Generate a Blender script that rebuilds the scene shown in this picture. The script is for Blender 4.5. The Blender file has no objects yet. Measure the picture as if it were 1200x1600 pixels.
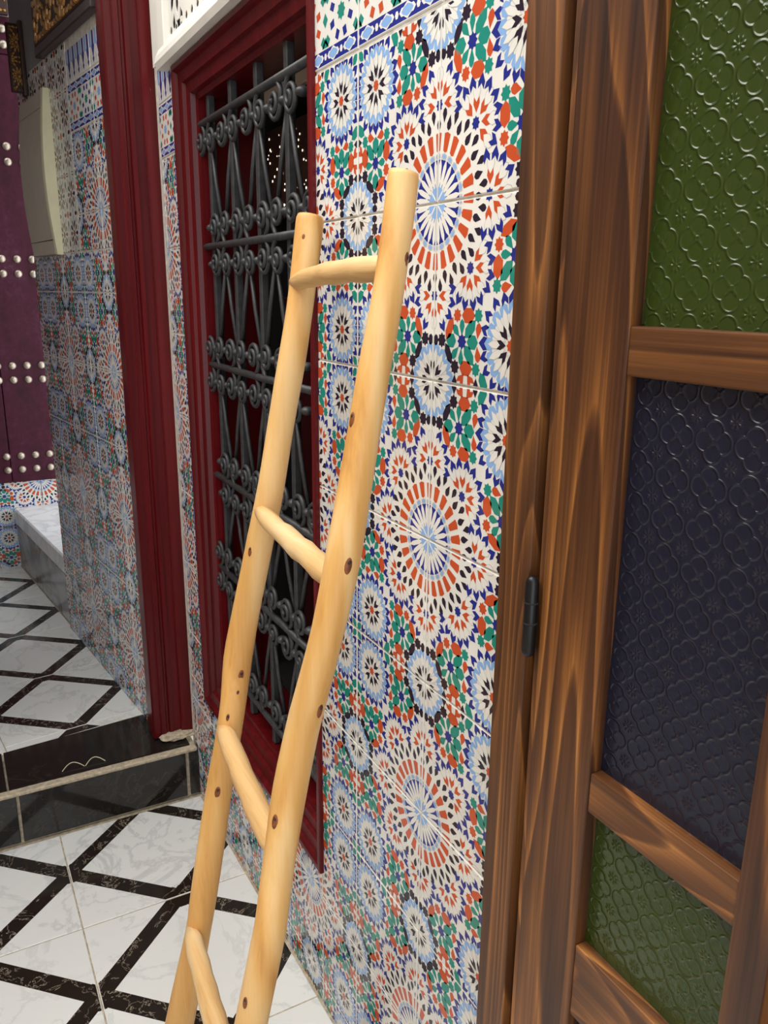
import bpy, bmesh, math, random
from mathutils import Vector, Matrix
random.seed(7)
PI = math.pi
sc = bpy.context.scene
COL = sc.collection
U = 0.525                      # metres per measuring unit (camera-to-wall distance)
CAMZ = 2.66                    # camera height in units

def M(x, y, z):                # units (wall plane y = 1, eye level z = 0) -> metres
    return Vector((x * U, (y - 1.0) * U, (z + CAMZ) * U))

# ------------------------------------------------------------------ camera
cam = bpy.data.objects.new('camera', bpy.data.cameras.new('camera'))
COL.objects.link(cam)
AX = Vector((0.47808763, 0.87824953, 0.01048688))      # camera right in world
AY = Vector((0.23566749, -0.11676868, -0.9647932))     # camera down in world
AZ = Vector((-0.84610464, 0.46372711, -0.26280052))    # camera forward in world
mw = Matrix((AX, -AY, -AZ)).transposed().to_4x4()
mw.translation = M(0, 0, 0)
cam.matrix_world = mw
cam.data.sensor_fit = 'VERTICAL'
cam.data.sensor_height = 24.0
cam.data.lens = 1253.0 / 1600.0 * 24.0
cam.data.clip_start = 0.02
sc.camera = cam

# ------------------------------------------------------------------ light
world = bpy.data.worlds.new('sky')
sc.world = world
world.use_nodes = True
wbg = world.node_tree.nodes['Background']
wbg.inputs[0].default_value = (0.90, 0.95, 1.0, 1)
wbg.inputs[1].default_value = 1.9
sun = bpy.data.objects.new('sun', bpy.data.lights.new('sun', 'SUN'))
COL.objects.link(sun)
sun.data.energy = 3.2
sun.data.angle = math.radians(55)
sun.data.color = (1.0, 0.94, 0.84)
sun.rotation_euler = Vector((0.28, 0.62, -1.0)).to_track_quat('-Z', 'Y').to_euler()
sc.view_settings.view_transform = 'Standard'
sc.view_settings.look = 'None'
sc.view_settings.gamma = 1.0
sc.view_settings.use_curve_mapping = False
sc.view_settings.exposure = 0.3

# ------------------------------------------------------------------ node helper
class N:
    """tiny expression builder over Math nodes"""
    def __init__(s, nt, v): s.nt, s.v = nt, v
    def op(s, o, b=None, c=None):
        n = s.nt.nodes.new('ShaderNodeMath'); n.operation = o
        for i, x in enumerate((s, b, c)):
            if x is None: continue
            if isinstance(x, N):
                if isinstance(x.v, (int, float)): n.inputs[i].default_value = x.v
                else: s.nt.links.new(x.v, n.inputs[i])
            else: n.inputs[i].default_value = x
        return N(s.nt, n.outputs[0])
    def __add__(s, b): return s.op('ADD', b)
    def __sub__(s, b): return s.op('SUBTRACT', b)
    def __mul__(s, b): return s.op('MULTIPLY', b)
    def __truediv__(s, b): return s.op('DIVIDE', b)
    def abs(s): return s.op('ABSOLUTE')
    def sin(s): return s.op('SINE')
    def sqrt(s): return s.op('SQRT')
    def min(s, b): return s.op('MINIMUM', b)
    def max(s, b): return s.op('MAXIMUM', b)
    def gauss(s, w):                       # exp(-(x/w)^2)
        t = (s * (1.0 / w)); t = t * t
        return N(s.nt, 2.718281828).op('POWER', t * -1.0)
    def pingmod(s):                        # x - round(x)
        return s - s.op('ROUND')

MATS = {}
def new_mat(name):
    m = bpy.data.materials.new(name); m.use_nodes = True
    nt = m.node_tree
    b = nt.nodes['Principled BSDF']
    return m, nt, b

def tex_coord(nt, scale=(1, 1, 1), rnd=0.0, kind='Object'):
    tc = nt.nodes.new('ShaderNodeTexCoord')
    mp = nt.nodes.new('ShaderNodeMapping'); mp.inputs['Scale'].default_value = scale
    nt.links.new(tc.outputs[kind], mp.inputs['Vector'])
    if rnd:
        oi = nt.nodes.new('ShaderNodeObjectInfo')
        cmb = nt.nodes.new('ShaderNodeCombineXYZ')
        for i, k in enumerate((1.0, 0.7, 1.3)):
            mm = nt.nodes.new('ShaderNodeMath'); mm.operation = 'MULTIPLY'
            nt.links.new(oi.outputs['Random'], mm.inputs[0]); mm.inputs[1].default_value = rnd * k
            nt.links.new(mm.outputs[0], cmb.inputs[i])
        nt.links.new(cmb.outputs[0], mp.inputs['Location'])
    return mp.outputs[0]

def noise(nt, vec, scale=5, detail=3, rough=0.5, dist=0.0):
    n = nt.nodes.new('ShaderNodeTexNoise')
    n.inputs['Scale'].default_value = scale; n.inputs['Detail'].default_value = detail
    n.inputs['Roughness'].default_value = rough; n.inputs['Distortion'].default_value = dist
    if vec is not None: nt.links.new(vec, n.inputs['Vector'])
    return n.outputs['Fac']

def ramp(nt, fac, stops):
    r = nt.nodes.new('ShaderNodeValToRGB')
    e = r.color_ramp.elements
    e[0].position, e[0].color = stops[0][0], (*stops[0][1], 1)
    e[1].position, e[1].color = stops[-1][0], (*stops[-1][1], 1)
    for p, c in stops[1:-1]:
        x = e.new(p); x.color = (*c, 1)
    nt.links.new(fac.v if isinstance(fac, N) else fac, r.inputs[0])
    return r.outputs[0]

def bump(nt, b, h, strength=0.3, dist=0.002):
    n = nt.nodes.new('ShaderNodeBump')
    n.inputs['Strength'].default_value = strength; n.inputs['Distance'].default_value = dist
    nt.links.new(h.v if isinstance(h, N) else h, n.inputs['Height'])
    nt.links.new(n.outputs[0], b.inputs['Normal'])

def flat(name, col, rough=0.4, metal=0.0, var=0.12, vscale=30.0, spec=0.5, emit=0.0, bmp=0.0):
    if name in MATS: return MATS[name]
    m, nt, b = new_mat(name)
    f = noise(nt, tex_coord(nt, rnd=5.0), vscale, 3)
    lo = tuple(c * (1 - var) for c in col); hi = tuple(min(1, c * (1 + var)) for c in col)
    nt.links.new(ramp(nt, f, [(0.3, lo), (0.7, hi)]), b.inputs['Base Color'])
    b.inputs['Roughness'].default_value = rough; b.inputs['Metallic'].default_value = metal
    b.inputs['Specular IOR Level'].default_value = spec
    if emit:
        b.inputs['Emission Color'].default_value = (*col, 1); b.inputs['Emission Strength'].default_value = emit
    if bmp: bump(nt, b, f, bmp, 0.002)
    MATS[name] = m
    return m

def wood_mat(name, stops, axis='z', ring=55.0, rough=0.35, wander=0.035, bumpy=0.15, streak=1.0, pine=True):
    """board grain running along one axis, with cathedral-like wandering bands"""
    m, nt, b = new_mat(name)
    al = {'x': 0, 'y': 1, 'z': 2}[axis]
    s1 = [14.0] * 3; s1[al] = 2.2
    s2 = [8.0] * 3; s2[al] = 0.9
    s3 = [330.0] * 3; s3[al] = 5.0
    s4 = [70.0] * 3; s4[al] = 1.2
    v = tex_coord(nt, (1, 1, 1), rnd=3.0)
    def mapped(s):
        mp = nt.nodes.new('ShaderNodeMapping'); mp.inputs['Scale'].default_value = s
        nt.links.new(v, mp.inputs['Vector']); return mp.outputs[0]
    wob = N(nt, noise(nt, mapped(s2), 1.0, 1, 0.4, 0.25))
    if pine:                                   # slow rise, quick (not knife-edged) fall: early to late wood
        fr = (wob * (ring / 6.2832)).op('FRACT')
        band = fr.op('POWER', 1.8).min((fr * -1.0 + 1.0) * 9.0)
    else:
        band = (wob * ring).sin() * 0.5 + 0.5
    fib = N(nt, noise(nt, mapped(s3), 1.0, 3, 0.65))
    mid = N(nt, noise(nt, mapped(s4), 1.0, 2, 0.6))
    big = N(nt, noise(nt, mapped(s1), 1.0, 2))
    f = band * 0.50 + (fib - 0.5) * (0.55 * streak) + (mid - 0.5) * (0.85 * streak) + (big - 0.5) * 0.55 + 0.36
    nt.links.new(ramp(nt, f, stops), b.inputs['Base Color'])
    b.inputs['Roughness'].default_value = rough
    bump(nt, b, fib + band * 0.5, bumpy, 0.001)
    MATS[name] = m
    return m

# glazes of the printed tiles
GL = {}
def glaze(k, col):
    m, nt, b = new_mat('glaze_' + k)
    f = noise(nt, tex_coord(nt, rnd=3.0), 14, 2)
    nt.links.new(ramp(nt, f, [(0.3, tuple(c * 0.9 for c in col)), (0.7, col)]), b.inputs['Base Color'])
    b.inputs['Roughness'].default_value = 0.16
    b.inputs['Specular IOR Level'].default_value = 0.45
    bump(nt, b, noise(nt, tex_coord(nt, rnd=3.0), 9, 1), 0.05, 0.004)
    GL[k] = m
PALETTE = [('w', (0.82, 0.80, 0.74)), ('r', (0.58, 0.085, 0.025)), ('g', (0.015, 0.26, 0.20)), ('n', (0.018, 0.028, 0.24)),
           ('k', (0.022, 0.014, 0.03)), ('b', (0.26, 0.45, 0.78)), ('s', (0.55, 0.55, 0.54)), ('t', (0.30, 0.17, 0.10))]
for k, c in PALETTE: glaze(k, c)
GKEYS = [k for k, _ in PALETTE]

flat('grout', (0.62, 0.58, 0.51), 0.9, var=0.2, vscale=60, bmp=0.3)
flat('plaster', (0.62, 0.58, 0.52), 0.9, var=0.1, vscale=8, bmp=0.3)
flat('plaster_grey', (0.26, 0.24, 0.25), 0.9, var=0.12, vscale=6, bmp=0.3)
flat('plaster_white', (0.83, 0.79, 0.72), 0.65, var=0.05, vscale=10, bmp=0.2)
flat('plaster_warm', (0.46, 0.37, 0.29), 0.9, var=0.12, vscale=3, bmp=0.3)
flat('plaster_dim', (0.16, 0.12, 0.10), 0.9, var=0.12, vscale=3, bmp=0.3)  # kept dark so the unseen passage blockers bounce less light
flat('iron', (0.045, 0.046, 0.048), 0.5, 0.2, var=0.3, vscale=60, bmp=0.15)
flat('black_metal', (0.012, 0.012, 0.013), 0.3, 0.5)
flat('void', (0.012, 0.010, 0.010), 0.9)  # near-black in place of the shade inside rooms and openings
flat('beige_plastic', (0.60, 0.54, 0.43), 0.45, var=0.04)
flat('cream_plastic', (0.70, 0.64, 0.42), 0.45, var=0.04)
flat('stud_metal', (0.55, 0.46, 0.36), 0.38, 0.7, var=0.2, vscale=80)
flat('gilt', (0.46, 0.22, 0.05), 0.38, 0.25, var=0.3, vscale=60)
flat('carved_dark', (0.035, 0.012, 0.006), 0.5, var=0.3)
flat('dark_board', (0.045, 0.030, 0.030), 0.4, var=0.2)
flat('knot', (0.20, 0.055, 0.012), 0.5, var=0.4, vscale=200)
flat('knot_dark', (0.035, 0.012, 0.006), 0.6)
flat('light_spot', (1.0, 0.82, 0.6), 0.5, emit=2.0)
flat('mortar', (0.46, 0.38, 0.27), 0.95, var=0.3, vscale=90, bmp=0.6)

def red_paint(name, col, rough):
    m, nt, b = new_mat(name)
    v = tex_coord(nt, (40, 40, 1.3), rnd=4.0)
    f = noise(nt, v, 1.0, 4, 0.65)
    c2 = noise(nt, tex_coord(nt, (60, 60, 14), rnd=2.0), 1.0, 4, 0.7)
    base = ramp(nt, f, [(0.25, tuple(c * 0.55 for c in col)), (0.55, col), (0.68, tuple(c * 1.35 for c in col)), (0.80, (col[0] * 1.6, col[1] * 6, col[2] * 6))])
    mx = nt.nodes.new('ShaderNodeMix'); mx.data_type = 'RGBA'
    nt.links.new(ramp(nt, c2, [(0.73, (0, 0, 0)), (0.76, (1, 1, 1))]), mx.inputs[0])
    nt.links.new(base, mx.inputs[6]); mx.inputs[7].default_value = (0.42, 0.22, 0.17, 1)
    nt.links.new(mx.outputs[2], b.inputs['Base Color'])
    b.inputs['Roughness'].default_value = rough
    b.inputs['Specular IOR Level'].default_value = 0.3
    bump(nt, b, f, 0.35, 0.002)
    MATS[name] = m
red_paint('red_paint', (0.105, 0.004, 0.0058), 0.30)
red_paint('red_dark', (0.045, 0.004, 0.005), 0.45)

def purple_paint():
    m, nt, b = new_mat('purple_paint')
    f = noise(nt, tex_coord(nt, (9, 9, 2.2), rnd=0), 1.0, 5, 0.7)
    g = noise(nt, tex_coord(nt, (3, 3, 3)), 9.0, 6, 0.75)
    s = N(nt, f) * 0.5 + N(nt, g) * 0.5
    nt.links.new(ramp(nt, s, [(0.36, (0.030, 0.0025, 0.009)), (0.52, (0.058, 0.005, 0.018)), (0.60, (0.075, 0.012, 0.032)), (0.70, (0.20, 0.10, 0.14))]), b.inputs['Base Color'])
    b.inputs['Roughness'].default_value = 0.5
    b.inputs['Specular IOR Level'].default_value = 0.25
    bump(nt, b, s, 0.25, 0.003)
    MATS['purple_paint'] = m
purple_paint()

STAIN = [(0.10, (0.022, 0.008, 0.0035)), (0.38, (0.062, 0.021, 0.0075)), (0.58, (0.110, 0.039, 0.011)), (0.78, (0.215, 0.080, 0.019)), (0.97, (0.42, 0.18, 0.05))]
STAIN2 = [(0.12, (0.042, 0.014, 0.005)), (0.42, (0.092, 0.033, 0.010)), (0.62, (0.145, 0.054, 0.015)), (0.80, (0.24, 0.092, 0.024)), (1.0, (0.42, 0.18, 0.05))]
wood_mat('stain_v', STAIN, 'z', 95, 0.34)
wood_mat('stain_casing', STAIN2, 'z', 130, 0.42)
wood_mat('stain_h', STAIN2, 'x', 110, 0.36)
wood_mat('stain_dark', [(0.2, (0.035, 0.010, 0.004)), (0.6, (0.105, 0.028, 0.009)), (0.95, (0.19, 0.060, 0.018))], 'z', 40, 0.4)
POLEW = [(0.10, (0.48, 0.20, 0.042)), (0.40, (0.67, 0.345, 0.095)), (0.65, (0.75, 0.425, 0.140)), (0.92, (0.80, 0.51, 0.215))]
wood_mat('peeled_pole', POLEW, 'z', 34, 0.48, bumpy=0.10, streak=0.6, pine=False)
wood_mat('peeled_rung', [(0.10, (0.46, 0.24, 0.08)), (0.45, (0.70, 0.43, 0.175)), (0.92, (0.80, 0.58, 0.31))], 'x', 30, 0.55, bumpy=0.25, streak=0.7, pine=False)

def marble(name, base, vein, vscale, width, rough, amount=1.0, mottled=None):
    m, nt, b = new_mat(name)
    v = tex_coord(nt, (1, 1, 1), rnd=9.0)
    n1 = N(nt, noise(nt, v, vscale, 6, 0.62, 0.6))
    line = (n1 - 0.5).abs().gauss(width)
    n2 = N(nt, noise(nt, v, vscale * 0.6, 2))
    f = line * n2 * (1.7 * amount)
    stops = [(0.05, base), (0.8, vein)]
    nt.links.new(ramp(nt, f, stops), b.inputs['Base Color'])
    b.inputs['Roughness'].default_value = rough
    b.inputs['Specular IOR Level'].default_value = 0.5
    MATS[name] = m
marble('marble_white', (0.82, 0.81, 0.77), (0.42, 0.42, 0.40), 5.0, 0.022, 0.12, 0.32)
marble('marble_black', (0.020, 0.014, 0.010), (0.50, 0.42, 0.31), 14.0, 0.0055, 0.12, 0.62)
marble('marble_step', (0.016, 0.013, 0.011), (0.10, 0.08, 0.06), 6.0, 0.012, 0.10, 0.25)
marble('marble_grey', (0.40, 0.39, 0.40), (0.22, 0.20, 0.19), 4.0, 0.05, 0.2, 1.0)
marble('marble_ledge_top', (0.90, 0.90, 0.90), (0.6, 0.6, 0.62), 6.0, 0.04, 0.25, 0.6)

def glass_mat(name, col, rough, spec=0.5, relief=0.0013):
    """pressed-flower figured glass: the relief is fine bump only"""
    m, nt, b = new_mat(name)
    tc = nt.nodes.new('ShaderNodeTexCoord')
    sp = nt.nodes.new('ShaderNodeSeparateXYZ'); nt.links.new(tc.outputs['Object'], sp.inputs[0])
    cell = 0.0362
    x = (N(nt, sp.outputs[0]) * (1 / cell)); z = (N(nt, sp.outputs[2]) * (1 / cell))
    def cellco(ox, oz):
        return (x + ox).pingmod(), (z + oz).pingmod()
    px, pz = cellco(0, 0)
    qx, qz = px.abs(), pz.abs()
    def length(a, c): return (a * a + c * c).sqrt()
    d = length(qx - 0.225, qz).min(length(qx, qz - 0.225)) - 0.235
    ridge = d.gauss(0.026)
    rr = length(px, pz)
    diag = (qx - qz).abs().gauss(0.045) * (rr - 0.13).gauss(0.075)
    core = (rr - 0.045).gauss(0.03)
    hx, hz = cellco(0.5, 0.5)
    hr = length(hx, hz)
    ang = hz.op('ARCTAN2', hx)
    pet = ((ang * 8.0).sin() * 0.5 + 0.5) * (hr - 0.12).gauss(0.05) + hr.gauss(0.04)
    grain = N(nt, noise(nt, tex_coord(nt, (1, 1, 1)), 160, 2))
    h = ridge + diag * 0.9 + core * 0.7 + pet * 0.8 + grain * 0.25
    b.inputs['Base Color'].default_value = (*col, 1)
    b.inputs['Roughness'].default_value = rough
    b.inputs['Specular IOR Level'].default_value = spec
    b.inputs['Transmission Weight'].default_value = 0.25
    b.inputs['IOR'].default_value = 1.5
    bump(nt, b, h, 0.55, relief)
    MATS[name] = m
glass_mat('glass_green', (0.034, 0.056, 0.006), 0.15, 0.5, 0.0014)
glass_mat('glass_navy', (0.011, 0.012, 0.027), 0.22, 0.45, 0.0019)
glass_mat('glass_amber', (0.16, 0.05, 0.012), 0.2)

# ------------------------------------------------------------------ object helpers
def obj(name, data, mats=None, parent=None, loc=None, rotz=0.0):
    o = bpy.data.objects.new(name, data); COL.objects.link(o)
    if mats is not None:
        for mt in (mats if isinstance(mats, (list, tuple)) else [mats]):
            data.materials.append(MATS[mt] if isinstance(mt, str) else mt)
    if loc is not None: o.location = loc
    if rotz: o.rotation_euler = (0, 0, rotz)
    if parent is not None: o.parent = parent
    return o

def inst(name, data, parent=None, loc=None):
    o = bpy.data.objects.new(name, data); COL.objects.link(o)
    if loc is not None: o.location = loc
    if parent is not None: o.parent = parent
    return o

def tag(o, label, cat, kind=None, group=None):
    o['label'] = label; o['category'] = cat
    if kind: o['kind'] = kind
    if group: o['group'] = group
    return o

def empty(name, loc=(0, 0, 0), rotz=0.0):
    o = bpy.data.objects.new(name, None); COL.objects.link(o)
    o.location = loc; o.rotation_euler = (0, 0, rotz); o.empty_display_size = 0.05
    return o

def box_mesh(sx, sy, sz, bev=0.0, name='box', seg=1):
    bm = bmesh.new()
    bmesh.ops.create_cube(bm, size=1.0)
    bmesh.ops.scale(bm, vec=(sx, sy, sz), verts=bm.verts)
    if bev: bmesh.ops.bevel(bm, geom=list(bm.edges), offset=bev, segments=seg, affect='EDGES', profile=0.6)
    me = bpy.data.meshes.new(name); bm.to_mesh(me); bm.free()
    return me

def boxo(name, lo, hi, mat, parent=None, bev=0.0, off=Vector((0, 0, 0)), seg=1):
    """box between two corners in metres; origin at its centre (off = parent's origin)"""
    lo, hi = Vector(lo), Vector(hi)
    lo2 = Vector([min(a, b) for a, b in zip(lo, hi)]); hi2 = Vector([max(a, b) for a, b in zip(lo, hi)])
    s = hi2 - lo2
    return obj(name, box_mesh(s.x, s.y, s.z, bev, name, seg), mat, parent, (lo2 + hi2) / 2 - off)

def ubox(name, x0, x1, y0, y1, z0, z1, mat, parent=None, bev=0.0, off=Vector((0, 0, 0)), seg=1):
    return boxo(name, M(x0, y0, z0), M(x1, y1, z1), mat, parent, bev, off, seg)

def mesh_from(name, verts, faces, mats=None, smooth=False):
    me = bpy.data.meshes.new(name); me.from_pydata([tuple(v) for v in verts], [], faces); me.update()
    bm = bmesh.new(); bm.from_mesh(me); bmesh.ops.recalc_face_normals(bm, faces=bm.faces); bm.to_mesh(me); bm.free()
    if smooth:
        for p in me.polygons: p.use_smooth = True
    return me

def tube_data(pts, radii, sides=8, cap=True, jitter=0.0, closed=False, rnd=None, flatx=1.0):
    pts = [Vector(p) for p in pts]; n = len(pts)
    if not isinstance(radii, (list, tuple)): radii = [radii] * n
    V, F = [], []
    up = None
    for i, p in enumerate(pts):
        t = (pts[min(i + 1, n - 1)] - pts[max(i - 1, 0)]).normalized()
        if up is None:
            a = Vector((0, 0, 1)) if abs(t.z) < 0.9 else Vector((1, 0, 0))
            up = (a - t * a.dot(t)).normalized()
        else:
            up = (up - t * up.dot(t)).normalized()
        s = t.cross(up)
        for k in range(sides):
            a = 2 * PI * k / sides
            r = radii[i] * (1 + (rnd[k] if rnd else 0.0) + (random.uniform(-jitter, jitter) if jitter else 0))
            V.append(p + up * (math.cos(a) * r) + s * (math.sin(a) * r))
    for i in range(n - 1):
        for k in range(sides):
            k2 = (k + 1) % sides
            F.append((i * sides + k, i * sides + k2, (i + 1) * sides + k2, (i + 1) * sides + k))
    if cap:
        F.append(tuple(range(sides))[::-1]); F.append(tuple(range((n - 1) * sides, n * sides)))
    return V, F

def tube(name, pts, radii, mat, parent=None, sides=8, smooth=True, jitter=0.0, rnd=None, loc=None):
    V, F = tube_data(pts, radii, sides, True, jitter, rnd=rnd)
    me = mesh_from(name, V, F)
    if smooth:
        for p in me.polygons: p.use_smooth = len(p.vertices) == 4
    return obj(name, me, mat, parent, loc)

# ------------------------------------------------------------------ printed zellige pattern, in tile units
T = 0.3868
def rotp(pts, a, cx, cy):
    c, s = math.cos(a), math.sin(a)
    return [(cx + x * c - y * s, cy + x * s + y * c) for x, y in pts]
def star8(cx, cy, r, a=0.0, inner=0.72, sx=1, sy=1):
    return [(cx + sx * r * (1 if i % 2 == 0 else inner) * math.cos(a + PI * i / 8), cy + sy * r * (1 if i % 2 == 0 else inner) * math.sin(a + PI * i / 8)) for i in range(16)]
def lens(cx, cy, L, w, a):           # pointed hexagonal petal, length along a
    return rotp([(-L, 0), (-L * .45, -w), (L * .45, -w), (L, 0), (L * .45, w), (-L * .45, w)], a, cx, cy)
def hexa(cx, cy, rx, ry, a=0.0):
    return rotp([(-rx, 0), (-rx * .5, -ry), (rx * .5, -ry), (rx, 0), (rx * .5, ry), (-rx * .5, ry)], a, cx, cy)
def drop(cx, cy, L, w, a):           # blunt outer end, pointed inner end
    return rotp([(-L, 0), (L * .15, -w), (L * .7, -w * .75), (L, 0), (L * .7, w * .75), (L * .15, w)], a, cx, cy)
def chev(cx, cy, L, w, a):           # arrow head opening outward
    return rotp([(-L, 0), (0.1 * L, -w), (L, -w * .85), (L * .3, 0), (L, w * .85), (0.1 * L, w)], a, cx, cy)
def chevi(cx, cy, L, w, a):          # arrow head with its notch inward
    return rotp([(L, 0), (-0.1 * L, -w), (-L, -w * .85), (-L * .3, 0), (-L, w * .85), (-0.1 * L, w)], a, cx, cy)
def bar(cx, cy, L, w0, w1, a):
    return rotp([(-L, 0), (-L * .85, -w0), (L * .85, -w1), (L, 0), (L * .85, w1), (-L * .85, w0)], a, cx, cy)

def zellige():
    S = []
    def add(layer, col, pts, mirror=True):
        mx, my = sum(p[0] for p in pts) / len(pts), sum(p[1] for p in pts) / len(pts)
        pts = [(mx + (x - mx) * 1.13, my + (y - my) * 1.13) for x, y in pts]
        S.append((layer, col, pts))
        if mirror: S.append((layer, col, [(y, x) for x, y in pts]))
    def pol(cx, cy, r, deg): return cx + r * math.cos(math.radians(deg)), cy + r * math.sin(math.radians(deg))
    # big medallion on the corner (0,0)
    S.append((0, 'n', [(0, 0)] + [pol(0, 0, .228, a) for a in range(-8, 99, 4)]))
    for k in range(0, 7):
        for half in (0, 1):
            a = 15 * k + (7.5 if half else 0); ra = math.radians(a)
            if half == 0:
                S.append((1, 's', hexa(*pol(0, 0, .245, a), .020, .026, ra)))
                S.append((2, 'b', hexa(*pol(0, 0, .245, a), .013, .017, ra)))
                S.append((1, 'r', bar(*pol(0, 0, .318, a), .052, .020, .030, ra)))
                S.append((1, 'k', drop(*pol(0, 0, .417, a), .040, .0225, ra + PI)))
            elif k < 6:
                S.append((1, 'w', lens(*pol(0, 0, .155, a), .088, .0155, ra)))
                S.append((1, 'k', drop(*pol(0, 0, .452, a), .039, .0215, ra)))
    S.append((2, 'b', [(0, 0)] + [pol(0, 0, .098 if i % 2 else .082, -7.5 + 7.5 * i) for i in range(15)]))
    S.append((3, 'w', lens(.04, .04, .05, .006, PI / 4)))
    # flowers around it
    def flower(cx, cy, reds, navs):
        S.append((2, 'n', star8(cx, cy, .036)))
        for a in reds:
            ra = math.radians(a)
            S.append((0, 's', drop(*pol(cx, cy, .138, a), .064, .036, ra)))
            S.append((1, 'w', drop(*pol(cx, cy, .138, a), .058, .031, ra)))
            S.append((2, 'r', chevi(*pol(cx, cy, .088, a), .038, .028, ra + PI)))
        for a in navs:
            S.append((2, 'n', chevi(*pol(cx, cy, .196, a), .038, .030, math.radians(a))))
    flower(.360, .360, (0, -42, 45, 90, 132), (-33, -12, 12, 33, 57, 78, 102, 123))
    flower(.508, 0, (0, 42, 90, -42), (31, 57, 79, 102))
    flower(0, .508, (90, 48, 0, 132), (59, 33, 11, -12))
    # interstices (mirrored in the diagonal)
    add(1, 'r', star8(.250, .612, .036))
    add(1, 'r', hexa(.359, .611, .056, .036))
    add(1, 'g', star8(.454, .609, .037))
    add(1, 'r', lens(.174, .688, .066, .028, math.radians(-62)))
    add(1, 'g', drop(.243, .697, .040, .023, math.radians(225)))
    add(1, 'g', drop(.300, .676, .042, .022, math.radians(270)))
    add(1, 'g', lens(.380, .684, .062, .030, math.radians(-45)))
    add(1, 'r', drop(.459, .690, .040, .024, math.radians(-80)))
    add(1, 'k', star8(.095, .757, .040))
    add(1, 'g', hexa(.193, .754, .046, .034))
    add(2, 'n', star8(.303, .754, .040))
    add(1, 'g', hexa(.405, .754, .048, .034))
    add(1, 'g', drop(.236, .820, .044, .023, math.radians(135)))
    add(1, 'g', drop(.297, .840, .044, .022, math.radians(90)))
    add(1, 'g', lens(.374, .826, .064, .030, math.radians(48)))
    add(1, 'r', drop(.459, .818, .040, .024, math.radians(80)))
    add(1, 'k', lens(.169, .829, .062, .024, math.radians(58)))
    add(1, 'k', drop(.024, .759, .030, .030, math.radians(0)))
    add(1, 'k', star8(.239, .900, .040))
    add(1, 'r', hexa(.349, .900, .056, .036))
    add(1, 'g', star8(.447, .899, .037))
    add(1, 'r', chevi(.304, .966, .036, .028, math.radians(-50)))
    add(1, 'r', chevi(.394, .966, .036, .028, math.radians(-130)))
    add(1, 'k', drop(.240, .978, .032, .022, math.radians(90)))
    add(1, 'k', drop(.452, .980, .030, .020, math.radians(90)))
    add(1, 'g', lens(.521, .966, .058, .028, math.radians(60)))
    # rosettes
    def rosette(cx, cy, red, a0, a1):
        for i in range(16):
            a = 22.5 * i + (0 if red else 11.25)
            if not (a0 <= a <= a1): continue
            ra = math.radians(a)
            S.append((1, 'b', hexa(*pol(cx, cy, .188, a), .042, .034, ra)))
            S.append((2, 's', lens(*pol(cx, cy, .125, a), .078, .0215, ra)))
            S.append((3, 'w', lens(*pol(cx, cy, .125, a), .074, .0185, ra)))
        for i in range(8):
            a = 45 * i
            if not (a0 - 1 <= a <= a1 + 1): continue
            S.append((4, 'k', chevi(*pol(cx, cy, .082, a), .040, .026, math.radians(a) + PI)))
        if red: S.append((5, 'r', star8(cx, cy, .036)))
    rosette(0, 1, False, 260, 370); rosette(0, 1, False, -1, 1)
    rosette(1, 0, False, 80, 190)
    rosette(.753, .753, True, -1, 361)
    for q in range(4):
        for da in (-35, -17, 0, 17, 35):
            a = 90 * q + da
            r = .258 if abs(da) > 30 else .247
            S.append((1, 'n', chevi(*pol(.753, .753, r, a), .037 if da else .040, .030 if da else .038, math.radians(a))))
    S.append((1, 'g', lens(.965, .965, .05, .026, PI / 4)))
    return S

def border():                    # band / star panel / band, 1 wide and 0.587 high
    S = []
    for vb in (.500, .020):
        S.append((0, 'n', [(0, vb), (1, vb), (1, vb + .10), (0, vb + .10)]))
        for i in range(4):
            cx = .125 + .25 * i
            S.append((1, 'w', [(cx - .095, vb + .05), (cx - .07, vb + .075), (cx - .045, vb + .075), (cx, vb + .10), (cx + .045, vb + .075), (cx + .07, vb + .075), (cx + .095, vb + .05), (cx + .07, vb + .025), (cx + .045, vb + .025), (cx, vb), (cx - .045, vb + .025), (cx - .07, vb + .025)]))
            S.append((2, 'b', [(cx - .070, vb + .05), (cx - .05, vb + .068), (cx, vb + .085), (cx + .05, vb + .068), (cx + .070, vb + .05), (cx + .05, vb + .032), (cx, vb + .015), (cx - .05, vb + .032)]))
            S.append((1, 'w', hexa(.25 * i, vb + .05, .022, .022)))
    for (cx, c0, c1) in ((.25, 'b', 'r'), (.75, 'g', 'n')):
        S.append((1, c0, star8(cx, .31, .062)))
        for i in range(8):
            a = PI * i / 4 + PI / 8
            S.append((1, c1, rotp([(-.032, -.026), (.030, -.030), (.036, .020), (-.024, .026)], a, cx + .145 * math.cos(a), .31 + .145 * math.sin(a))))
        for sx in (-1, 1):
            for sy in (-1, 1):
                S.append((1, 'g', rotp([(-.03, -.03), (.03, -.03), (.03, .03), (-.03, .03)], PI / 4, cx + sx * .215, .31 + sy * .14)))
    for cx in (0, .5, 1):
        S.append((1, 'g', [(cx - .04, .31), (cx, .26), (cx + .04, .31), (cx, .36)]))
        S.append((1, 'g', [(cx - .055, .13), (cx + .055, .13), (cx, .20)])); S.append((1, 'g', [(cx - .055, .49), (cx + .055, .49), (cx, .42)]))
    return S

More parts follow.
